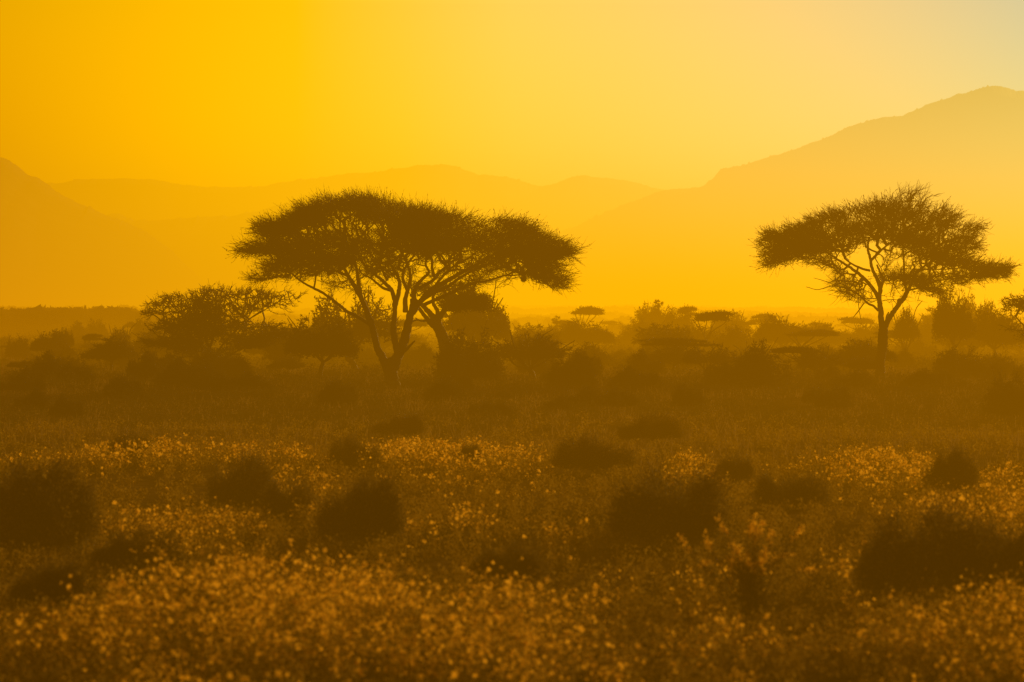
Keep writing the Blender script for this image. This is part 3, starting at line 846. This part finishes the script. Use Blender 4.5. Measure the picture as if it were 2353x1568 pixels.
# far-off wood on the horizon -----------------------------------------------------------------
rgb = np.random.default_rng(77)
CP, CR, CH = [], [], []
for row, (D, n, tpy, amp) in enumerate(((900, 200, 735, 3.0), (1150, 220, 718, 3.0), (1450, 230, 712, 2.2), (2000, 260, 708, 1.6))):
    px = np.linspace(-500, 2850, n) + rgb.normal(0, 7, n)
    t = tpy + rgb.normal(0, amp, n) * .8 - 2.5 * np.maximum(0, vnoise(px, row + 5, 3, .02)) - 3 * np.sin(px * .004 + row)
    if row == 1: t = t + np.where(px > 340, 8, 0)
    for a, b in zip(px, t):
        Dj = D + rgb.uniform(-60, 60)
        CP.append((wx(a, Dj), Dj, wz(b, Dj))); CR.append(rgb.uniform(2.2, 5.5) * Dj / 1150); CH.append(rgb.uniform(.7, 1.3))
for a in np.linspace(-420, 372, 95):
    Dj = rgb.uniform(500, 640); b = 719 + rgb.normal(0, 2.2) + max(0, a - 300) * .15
    CP.append((wx(a + rgb.normal(0, 5), Dj), Dj, wz(b, Dj))); CR.append(rgb.uniform(1.6, 3.2)); CH.append(rgb.uniform(.7, 1.3))
CP = np.array(CP); CR = np.array(CR); CH = np.array(CH)
m = 260
rep = np.repeat(np.arange(len(CP)), m)
v = unit(rgb.normal(size=(len(rep), 3))); v[:, 2] = np.abs(v[:, 2])
q = rgb.random(len(rep)) ** .4
P = CP[rep] + v * q[:, None] * np.stack([CR[rep], CR[rep], CH[rep] * 1.6], 1) - np.stack([0*CH[rep], 0*CH[rep], CH[rep] * 1.3], 1)
lower = rgb.random(len(rep)) < .45
P[lower, 2] = rgb.uniform(0, 1, lower.sum()) * np.maximum(CP[rep][lower, 2] - .4, .3)
d = rgb.normal(size=P.shape); d[:, 2] *= .35; d = unit(d)
V, F = blades(P, d, rgb.uniform(1.2, 3.0, len(P)), rgb.uniform(.6, 1.5, len(P)), rgb)
tr = prisms(np.stack([CP[:, 0], CP[:, 1], 0*CP[:, 0]], 1), CP, np.full(len(CP), .2), np.full(len(CP), .12))
V, F = join([(V, F), tr])
o = mesh_obj('far_wood', V, F, M_leaf_far)
tag(o, 'far-off belt of low umbrella trees along the horizon', 'wood', kind='stuff')

# ------------------------------------------------------------------ undergrowth, blossoms and grass
# where the blossoms lie: ellipses over the plain (centre x, centre row, half width, half height, amount)
patches = [
 (430, 1050, 300, 50, 1.0), (120, 1045, 130, 25, .7), (640, 1090, 160, 30, .9), (1040, 1030, 210, 38, .9), (1180, 1075, 190, 40, 1.0), (960, 1080, 120, 26, .8),
 (1660, 1075, 120, 45, .95), (1600, 1035, 60, 25, .7), (2010, 1070, 200, 52, 1.1), (1850, 1050, 80, 24, .7), (2310, 1085, 80, 34, 1.0), (2250, 1150, 150, 44, .85),
 (2080, 1130, 160, 22, .5), (2020, 1250, 130, 56, .8), (2280, 1220, 90, 40, .6), (340, 1190, 140, 44, .95), (520, 1185, 90, 26, .8), (1040, 1185, 110, 26, .85), (1260, 1195, 110, 18, .5),
 (1430, 1100, 60, 14, .6), (740, 1140, 60, 18, .3),
]
def bloom(px, py):
    a = np.zeros_like(px)
    for cx, cy, rx, ry, w in patches:
        dd = ((px - cx) / rx) ** 2 + ((py - cy) / ry) ** 2
        a = np.maximum(a, w * np.clip(1.35 - dd, 0, 1))
    # foreground: nearly everywhere, thinner in the hollows
    edge = 1285 + 28 * np.sin(px * .006 + 1) + 16 * np.sin(px * .021)
    f = np.clip((py - edge) / 35, 0, 1) * .85
    dark = np.exp(-(((px - 230) / 130) ** 2 + ((py - 1500) / 50) ** 2)) + .7 * np.exp(-(((px - 1330) / 240) ** 2 + ((py - 1400) / 30) ** 2)) \
         + .8 * np.exp(-(((px - 1950) / 120) ** 2 + ((py - 1470) / 40) ** 2)) + .7 * np.exp(-(((px - 120) / 160) ** 2 + ((py - 1360) / 30) ** 2)) + .5 * np.exp(-(((px - 800) / 220) ** 2 + ((py - 1440) / 26) ** 2))
    f = f * np.clip(1 - dark, 0.05, 1)
    return np.maximum(a, f)

def scatter(D0, D1, per_m2, rg, half=.185):
    mg = 3.5                       # metres kept beyond the frame on both sides
    area = half * (D1 ** 2 - D0 ** 2) + 2 * mg * (D1 - D0)
    n = int(area * per_m2)
    D = np.sqrt(rg.uniform(D0 ** 2, D1 ** 2, n)); x = rg.uniform(-1, 1, n) * (half * D + mg)
    return x, D

def shrublets(D0, D1, per_m2, stems, lv, size, seed, hgt=(.3, .62), flower_scale=1.0):
    rg = np.random.default_rng(seed)
    x, D = scatter(D0, D1, per_m2, rg)
    h = rg.uniform(*hgt, len(x))
    top_py = 726 + (CAM_H - h * .8) / (K * D); px = x / (K * D) + 1176.5
    clump = vnoise(x * 1.0 + 50, seed, 3, .7) * .35 + vnoise(D * 1.0 + x * .35 + 90, seed + 1, 3, .55) * .35
    b = bloom(px, top_py) * np.clip(.52 + clump * 1.7, 0, 1.35)
    # plants keep lower and sparser where nothing blooms
    keep = rg.random(len(x)) < np.clip(.5 + b, 0, 1) * np.clip((127 - D) / 22, 0, 1)
    x, D, h, b = x[keep], D[keep], h[keep], b[keep]
    h = h * (.55 + .5 * np.clip(b, 0, 1)) * (1 + .25 * np.clip(clump[keep], -1, 1.3))
    z0 = ground_z(x, D)
    n = len(x)
    rs = np.repeat(np.arange(n), stems)
    a = rg.uniform(0, 6.28, len(rs)); sp = rg.uniform(.15, .7, len(rs))
    dirx = np.cos(a) * sp; diry = np.sin(a) * sp
    sh = h[rs] * rg.uniform(.7, 1.1, len(rs))
    def at(t, rsi):
        return np.stack([x[rs[rsi]] + dirx[rsi] * sh[rsi] * t ** 1.3, D[rs[rsi]] + diry[rsi] * sh[rsi] * t ** 1.3, z0[rs[rsi]] + sh[rsi] * t], 1)
    i_all = np.arange(len(rs))
    stem = tri_blades(at(np.zeros(len(rs)), i_all), unit(at(np.ones(len(rs)), i_all) - at(np.zeros(len(rs)), i_all)), sh * 1.05, np.full(len(rs), size * .22), rg)
    ri = np.repeat(i_all, lv)
    t = rg.uniform(.25, 1.02, len(ri))
    isf = (t > .5) & (rg.random(len(ri)) < b[rs[ri]] * .45)
    P = at(t, ri) + rg.normal(size=(len(ri), 3)) * size * .8
    d = unit(rg.normal(size=P.shape) + np.array([0, 0, .4]))
    lfm = ~isf
    lf = blades(P[lfm], d[lfm], rg.uniform(.7, 1.5, lfm.sum()) * size, rg.uniform(.3, .6, lfm.sum()) * size, rg)
    # a flower head: two crossed petals
    Pf = P[isf]; kf = 2
    Pf = np.repeat(Pf, kf, 0) + rg.normal(size=(len(Pf) * kf, 3)) * size * .25
    df = unit(rg.normal(size=Pf.shape))
    fs = np.clip(rg.lognormal(-.35, .45, len(Pf)), .25, 2) * size * flower_scale
    fl = blades(Pf, df, fs, fs * .8, rg)
    return join([stem, lf]), fl

cov, flo = [], []
for args in ((30, 44, 9, 8, 10, .05, 1, (.3, .8), .95), (44, 62, 7, 7, 9, .05, 2, (.3, .68), .95), (62, 90, 4.5, 6, 8, .06, 3, (.25, .5)), (90, 125, 2.4, 6, 7, .07, 4, (.2, .42))):
    c, f = shrublets(*args)
    cov.append(c); flo.append(f)
V, F = join(cov); o = mesh_obj('undergrowth', V, F, M_cover); tag(o, 'knee high leafy undergrowth covering the foreground', 'undergrowth', kind='stuff')
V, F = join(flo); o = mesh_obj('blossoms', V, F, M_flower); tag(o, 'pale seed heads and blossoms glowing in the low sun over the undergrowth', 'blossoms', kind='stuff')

# the one foreground bush with glowing pale tips
def tip_bush():
    rg = np.random.default_rng(9)
    by, px = 1415, 1730; D = dist_of(by)
    root = thing('blossoming_bush', (wx(px, D), D, 0), 'foreground bush with long pale glowing flower spikes, right of centre', 'bush')
    st, lf, fl = [], [], []
    for i in range(26):
        a = rg.uniform(0, 6.28); r = rg.uniform(.05, .8); hh = rg.uniform(.55, 1.02) * (1.12 - .35 * r)
        e = np.array([math.cos(a) * r, math.sin(a) * r * .8, hh]); s = e * np.array([.1, .1, 0])
        Pm = catmull([s, s + (e - s) * .5 + rg.normal(0, .04, 3) + [0, 0, .05], e], 6)
        st.append(tube(Pm, np.linspace(.009, .004, len(Pm)), 5, rg=rg))
        n = 170; t = rg.uniform(.2, 1, n); j = np.clip((t * (len(Pm) - 1)).astype(int), 0, len(Pm) - 1)
        P = Pm[j] + rg.normal(size=(n, 3)) * .045
        lf.append(blades(P, unit(rg.normal(size=P.shape)), rg.uniform(.03, .06, n), rg.uniform(.015, .03, n), rg))
        n = 46; sd = unit(e - Pm[-5] + rg.normal(0, .08, 3)); u = rg.uniform(-.08, .14, n)
        P = e + sd * u[:, None] + rg.normal(size=(n, 3)) * .018
        fl.append(blades(P, unit(rg.normal(size=P.shape)), rg.uniform(.025, .05, n), rg.uniform(.02, .035, n), rg))
    for nm, pr, mt in (('stems', st, M_twig), ('foliage', lf, M_bush), ('flower_spikes', fl, M_flower)):
        V, F = join(pr); mesh_obj(nm, V, F, mt, root)
tip_bush()

# knee to waist high scrub, a continuous cover out to the thicket
rg = np.random.default_rng(16)
x, D = scatter(112, 900, .6, rg, .19)
keep = rg.random(len(x)) < np.clip((185 / D) ** 1.6, .06, 1)
x, D = x[keep], D[keep]
cl = vnoise(x * .12 + 30, 5, 3, 1.) * .5 + vnoise(D * .05 + x * .03, 6, 3, 1.) * .5
keep = rg.random(len(x)) < np.clip(.5 + cl * .6, .05, 1)
x, D = x[keep], D[keep]
hh = rg.uniform(.2, 1.0, len(x)) ** 1.3 * 1.05 * np.clip(D / 250, .8, 2.0); ww = hh * rg.uniform(.8, 1.8, len(x))
m = 90; rp = np.repeat(np.arange(len(x)), m)
v = unit(rg.normal(size=(len(rp), 3))); v[:, 2] = np.abs(v[:, 2]); q = rg.random(len(rp)) ** .45
P = np.stack([x[rp] + v[:, 0] * q * ww[rp], D[rp] + v[:, 1] * q * ww[rp], ground_z(x[rp], D[rp]) + v[:, 2] * q * hh[rp]], 1)
d = unit(rg.normal(size=P.shape) + np.array([0, 0, .3])); ls = np.clip(D[rp] / 1500, .1, .5)
V, F = blades(P, d, rg.uniform(.7, 1.5, len(rp)) * ls, rg.uniform(.3, .6, len(rp)) * ls, rg)
print('scrub', len(x))
o = mesh_obj('scrub', V, F, M_leaf_far); tag(o, 'low scrub covering the dusty ground between foreground and thicket', 'scrub', kind='stuff')

# dry grass over the middle ground
rg = np.random.default_rng(15)
x, D = scatter(85, 420, .9, rg, .19)
keep = rg.random(len(x)) < np.clip(130 / D, 0, 1) ** 1.2
x, D = x[keep], D[keep]
k = 7; x = np.repeat(x, k) + rg.normal(0, .18, len(x) * k); D = np.repeat(D, k) + rg.normal(0, .18, len(x))
d = unit(np.stack([rg.normal(0, .35, len(x)), rg.normal(0, .35, len(x)), np.ones(len(x))], 1))
V, F = tri_blades(np.stack([x, D, ground_z(x, D)], 1), d, rg.uniform(.15, .45, len(x)), rg.uniform(.02, .05, len(x)), rg)
o = mesh_obj('dry_grass', V, F, M_grass); tag(o, 'thin dry grass tufts over the dusty middle ground', 'grass', kind='stuff')

# ------------------------------------------------------------------ haze: a volume with scattered sunlight put into its emitted colour
SIG = 7.4e-4
def haze():
    x0, x1, y0, y1, z0, z1 = -5000, 5000, -400, 9000, -30, 620
    V = [(x0,y0,z0),(x1,y0,z0),(x1,y1,z0),(x0,y1,z0),(x0,y0,z1),(x1,y0,z1),(x1,y1,z1),(x0,y1,z1)]
    F = [(0,3,2,1),(4,5,6,7),(0,1,5,4),(1,2,6,5),(2,3,7,6),(3,0,4,7)]
    m, nt, N, L = newmat('glowing_haze')
    out = N.new('ShaderNodeOutputMaterial')
    geo = N.new('ShaderNodeNewGeometry'); sep = N.new('ShaderNodeSeparateXYZ')
    L.new(geo.outputs['Position'], sep.inputs[0])
    def math_(op, a, b=None, clamp=False):
        n = N.new('ShaderNodeMath'); n.operation = op; n.use_clamp = clamp
        for i, v in enumerate((a, b)):
            if v is None: continue
            if isinstance(v, (int, float)): n.inputs[i].default_value = v
            else: L.new(v, n.inputs[i])
        return n.outputs[0]
    den = math_('ADD', math_('MAXIMUM', sep.outputs['Y'], 0.0), 200.0)
    u = math_('DIVIDE', sep.outputs['X'], den)
    ru = N.new('ShaderNodeMapRange'); L.new(u, ru.inputs['Value'])
    ru.inputs['From Min'].default_value = -.13; ru.inputs['From Max'].default_value = .13
    def ramp(stops):
        cr = N.new('ShaderNodeValToRGB'); e = cr.color_ramp.elements
        e[0].position, e[0].color = stops[0][0], (*stops[0][1], 1)
        e[1].position, e[1].color = stops[-1][0], (*stops[-1][1], 1)
        for p, c in stops[1:-1]:
            k = e.new(p); k.color = (*c, 1)
        L.new(ru.outputs[0], cr.inputs[0]); return cr.outputs[0]
    v = math_('DIVIDE', sep.outputs['Z'], den)
    rv = N.new('ShaderNodeMapRange'); L.new(v, rv.inputs['Value']); rv.interpolation_type = 'SMOOTHSTEP'
    rv.inputs['From Min'].default_value = .006; rv.inputs['From Max'].default_value = .050
    hm = N.new('ShaderNodeMix'); hm.data_type = 'RGBA'
    L.new(rv.outputs[0], hm.inputs[0]); L.new(ramp(HAZE_LOW), hm.inputs[6]); L.new(ramp(HAZE_HIGH), hm.inputs[7])
    # thinner with height
    fy = N.new('ShaderNodeMapRange'); L.new(sep.outputs['Y'], fy.inputs['Value'])
    fy.inputs['From Min'].default_value = 150; fy.inputs['From Max'].default_value = 1600; fy.inputs['To Min'].default_value = .5; fy.inputs['To Max'].default_value = 1.2
    dens = math_('MULTIPLY', math_('MULTIPLY', fy.outputs[0], 1.0), math_('MULTIPLY', math_('EXPONENT', math_('MULTIPLY', math_('MAXIMUM', sep.outputs['Z'], 0.0), -1 / 90.)), SIG))
    b1 = N.new('ShaderNodeMapRange'); L.new(sep.outputs['Y'], b1.inputs['Value']); b1.inputs['From Min'].default_value = 185; b1.inputs['From Max'].default_value = 265
    b2 = N.new('ShaderNodeMapRange'); L.new(sep.outputs['Y'], b2.inputs['Value']); b2.inputs['From Min'].default_value = 2600; b2.inputs['From Max'].default_value = 1500
    bank = math_('MULTIPLY', math_('MULTIPLY', b1.outputs[0], b2.outputs[0]), math_('EXPONENT', math_('MULTIPLY', math_('MAXIMUM', sep.outputs['Z'], 0.0), -1 / 12.)))
    dens = math_('ADD', dens, math_('MULTIPLY', bank, SIG * 2.1))
    b3 = N.new('ShaderNodeMapRange'); L.new(sep.outputs['Y'], b3.inputs['Value']); b3.inputs['From Min'].default_value = 600; b3.inputs['From Max'].default_value = 1600
    foot = math_('MULTIPLY', b3.outputs[0], math_('EXPONENT', math_('MULTIPLY', math_('MAXIMUM', sep.outputs['Z'], 0.0), -1 / 40.)))
    dens = math_('ADD', dens, math_('MULTIPLY', foot, SIG * .8))
    ab = N.new('ShaderNodeVolumeAbsorption'); ab.inputs['Color'].default_value = (0, 0, 0, 1)
    em = N.new('ShaderNodeEmission')
    L.new(dens, ab.inputs['Density'])
    ry = N.new('ShaderNodeMapRange'); L.new(sep.outputs['Y'], ry.inputs['Value'])
    ry.inputs['From Min'].default_value = 100; ry.inputs['From Max'].default_value = 1800
    rc = N.new('ShaderNodeMix'); rc.data_type = 'RGBA'; rc.inputs[6].default_value = (.93, .61, .1, 1); rc.inputs[7].default_value = (1, 1.03, 1, 1)  # emitted glow tinted redder and dimmer near the camera
    L.new(ry.outputs[0], rc.inputs[0])
    rm = N.new('ShaderNodeMix'); rm.data_type = 'RGBA'; rm.blend_type = 'MULTIPLY'; rm.inputs[0].default_value = 1
    L.new(hm.outputs[2], rm.inputs[6]); L.new(rc.outputs[2], rm.inputs[7])
    L.new(rm.outputs[2], em.inputs['Color']); L.new(dens, em.inputs['Strength'])  # emission stands in for sunlight scattered by the haze
    ad = N.new('ShaderNodeAddShader'); L.new(ab.outputs[0], ad.inputs[0]); L.new(em.outputs[0], ad.inputs[1])
    L.new(ad.outputs[0], out.inputs['Volume'])
    o = mesh_obj('haze', V, np.array(F), m)
    tag(o, 'golden haze with emitted sun glow filling the air over the plain', 'haze', kind='structure')
HAZE_LOW = [(0, (.68, .32, .006)), (.25, (.90, .48, .004)), (.45, (1.1, .63, .004)), (.6, (1.2, .66, .005)), (.8, (1.32, .74, .012)), (1, (1.4, .82, .03))]  # glow colours, painted brighter towards the sun side
HAZE_HIGH = [(0, (.78, .36, 0)), (.22, (1.25, .68, 0)), (.4, (1.42, .83, .015)), (.6, (1.38, .90, .12)), (.8, (1.26, .98, .24)), (1, (1.2, 1.1, .36))]
haze()
def near_veil():  # added glowing volume, brightens the dark foreground tones like veiling glare
    x0, x1, y0, y1, z0, z1 = -90, 90, -60, 118, -1, 30
    V = [(x0,y0,z0),(x1,y0,z0),(x1,y1,z0),(x0,y1,z0),(x0,y0,z1),(x1,y0,z1),(x1,y1,z1),(x0,y1,z1)]
    F = [(0,3,2,1),(4,5,6,7),(0,1,5,4),(1,2,6,5),(2,3,7,6),(3,0,4,7)]
    m, nt, N, L = newmat('foreground_glow')
    out = N.new('ShaderNodeOutputMaterial'); geo = N.new('ShaderNodeNewGeometry'); sep = N.new('ShaderNodeSeparateXYZ')
    L.new(geo.outputs['Position'], sep.inputs[0])
    mr = N.new('ShaderNodeMapRange'); L.new(sep.outputs['X'], mr.inputs['Value'])
    mr.inputs['From Min'].default_value = -9; mr.inputs['From Max'].default_value = 9
    mr.inputs['To Min'].default_value = .55; mr.inputs['To Max'].default_value = 1.15  # veil glows stronger towards the sun side
    ab = N.new('ShaderNodeVolumeAbsorption'); ab.inputs['Color'].default_value = (0, 0, 0, 1); ab.inputs['Density'].default_value = VEIL
    em = N.new('ShaderNodeEmission'); em.inputs['Color'].default_value = (1, .375, .0, 1)
    mu = N.new('ShaderNodeMath'); mu.operation = 'MULTIPLY'; mu.inputs[1].default_value = VEIL; L.new(mr.outputs[0], mu.inputs[0]); L.new(mu.outputs[0], em.inputs['Strength'])
    ad = N.new('ShaderNodeAddShader'); L.new(ab.outputs[0], ad.inputs[0]); L.new(em.outputs[0], ad.inputs[1]); L.new(ad.outputs[0], out.inputs['Volume'])
    o = mesh_obj('light_veil', V, np.array(F), m); tag(o, 'added glowing brown veil that lifts the dark foreground', 'light_veil', kind='structure')
VEIL = 1.3e-3
near_veil()

# ------------------------------------------------------------------ sky, sun, camera
SUN_EL, SUN_AZ = math.radians(13), math.radians(30)
w = bpy.data.worlds.new("World"); bpy.context.scene.world = w; w.use_nodes = True
nt = w.node_tree; N, L = nt.nodes, nt.links; N.clear()
out = N.new('ShaderNodeOutputWorld'); bg = N.new('ShaderNodeBackground'); bg.inputs['Strength'].default_value = .10
sky = N.new('ShaderNodeTexSky'); sky.sky_type = 'NISHITA'; sky.sun_disc = False
sky.sun_elevation = SUN_EL; sky.sun_rotation = SUN_AZ; sky.dust_density = 6; sky.air_density = 1.5
tc = N.new('ShaderNodeTexCoord'); sep = N.new('ShaderNodeSeparateXYZ'); L.new(tc.outputs['Generated'], sep.inputs[0])
mr = N.new('ShaderNodeMapRange'); mr.inputs['From Min'].default_value = -.14; mr.inputs['From Max'].default_value = .14
L.new(sep.outputs['X'], mr.inputs['Value'])
cr = N.new('ShaderNodeValToRGB'); e = cr.color_ramp.elements
st = [(0, (.75, .62, .0)), (.5, (.62, .66, .5)), (1, (.0, .2, .95))]
e[0].position, e[0].color = 0, (*st[0][1], 1); e[1].position, e[1].color = 1, (*st[2][1], 1)
k_ = e.new(.5); k_.color = (*st[1][1], 1)
k_ = e.new(.3); k_.color = (.75, .66, .005, 1)
L.new(mr.outputs[0], cr.inputs[0])
mx = N.new('ShaderNodeMix'); mx.data_type = 'RGBA'; mx.blend_type = 'MULTIPLY'; mx.inputs[0].default_value = 1
L.new(sky.outputs[0], mx.inputs[6]); L.new(cr.outputs[0], mx.inputs[7])
me_ = N.new('ShaderNodeMapRange'); me_.inputs['From Min'].default_value = .1; me_.inputs['From Max'].default_value = .4
L.new(sep.outputs['Z'], me_.inputs['Value'])
mh = N.new('ShaderNodeMix'); mh.data_type = 'RGBA'; mh.inputs[6].default_value = (3.0, 3.0, 3.0, 1); mh.inputs[7].default_value = (.9, .45, .1, 1)
L.new(me_.outputs[0], mh.inputs[0])
gl = N.new('ShaderNodeMapRange'); gl.inputs['From Min'].default_value = .02; gl.inputs['From Max'].default_value = .08
gl.inputs['To Min'].default_value = 1.0; gl.inputs['To Max'].default_value = .53
L.new(sep.outputs['Z'], gl.inputs['Value'])
mg = N.new('ShaderNodeMix'); mg.data_type = 'RGBA'; mg.inputs[6].default_value = (0, 0, 0, 1); mg.inputs[7].default_value = (3.6, 3.6, 3.6, 1)
L.new(gl.outputs[0], mg.inputs[0]); L.new(mg.outputs[2], mh.inputs[6])
mz = N.new('ShaderNodeMix'); mz.data_type = 'RGBA'; mz.blend_type = 'MULTIPLY'; mz.inputs[0].default_value = 1
L.new(mx.outputs[2], mz.inputs[6]); L.new(mh.outputs[2], mz.inputs[7])
L.new(mz.outputs[2], bg.inputs['Color']); L.new(bg.outputs[0], out.inputs['Surface'])

sl = bpy.data.lights.new('sun', 'SUN'); sl.energy = 4.4; sl.angle = math.radians(.6); sl.color = (1, .57, .08)
so = bpy.data.objects.new('sun', sl); C.objects.link(so)
sd = Vector((math.sin(SUN_AZ) * math.cos(SUN_EL), math.cos(SUN_AZ) * math.cos(SUN_EL), math.sin(SUN_EL)))
so.rotation_euler = sd.to_track_quat('Z', 'Y').to_euler(); so.location = (40, 60, 60)

cd = bpy.data.cameras.new('camera'); cam = bpy.data.objects.new('camera', cd); C.objects.link(cam)
cam.location = (0, 0, CAM_H); cam.rotation_euler = (math.radians(90), 0, 0)
cd.sensor_width = 36; cd.lens = 135; cd.shift_y = (726 - 784) / 2353
cd.clip_start = .5; cd.clip_end = 30000
cd.dof.use_dof = True; cd.dof.focus_distance = 190; cd.dof.aperture_fstop = 2.8
sc = bpy.context.scene; sc.camera = cam
sc.view_settings.view_transform = 'Standard'; sc.view_settings.look = 'None'; sc.view_settings.exposure = 0
cy = sc.cycles
cy.max_bounces = 4; cy.diffuse_bounces = 2; cy.glossy_bounces = 1; cy.transmission_bounces = 3; cy.volume_bounces = 0; cy.transparent_max_bounces = 4
cy.use_denoising = True
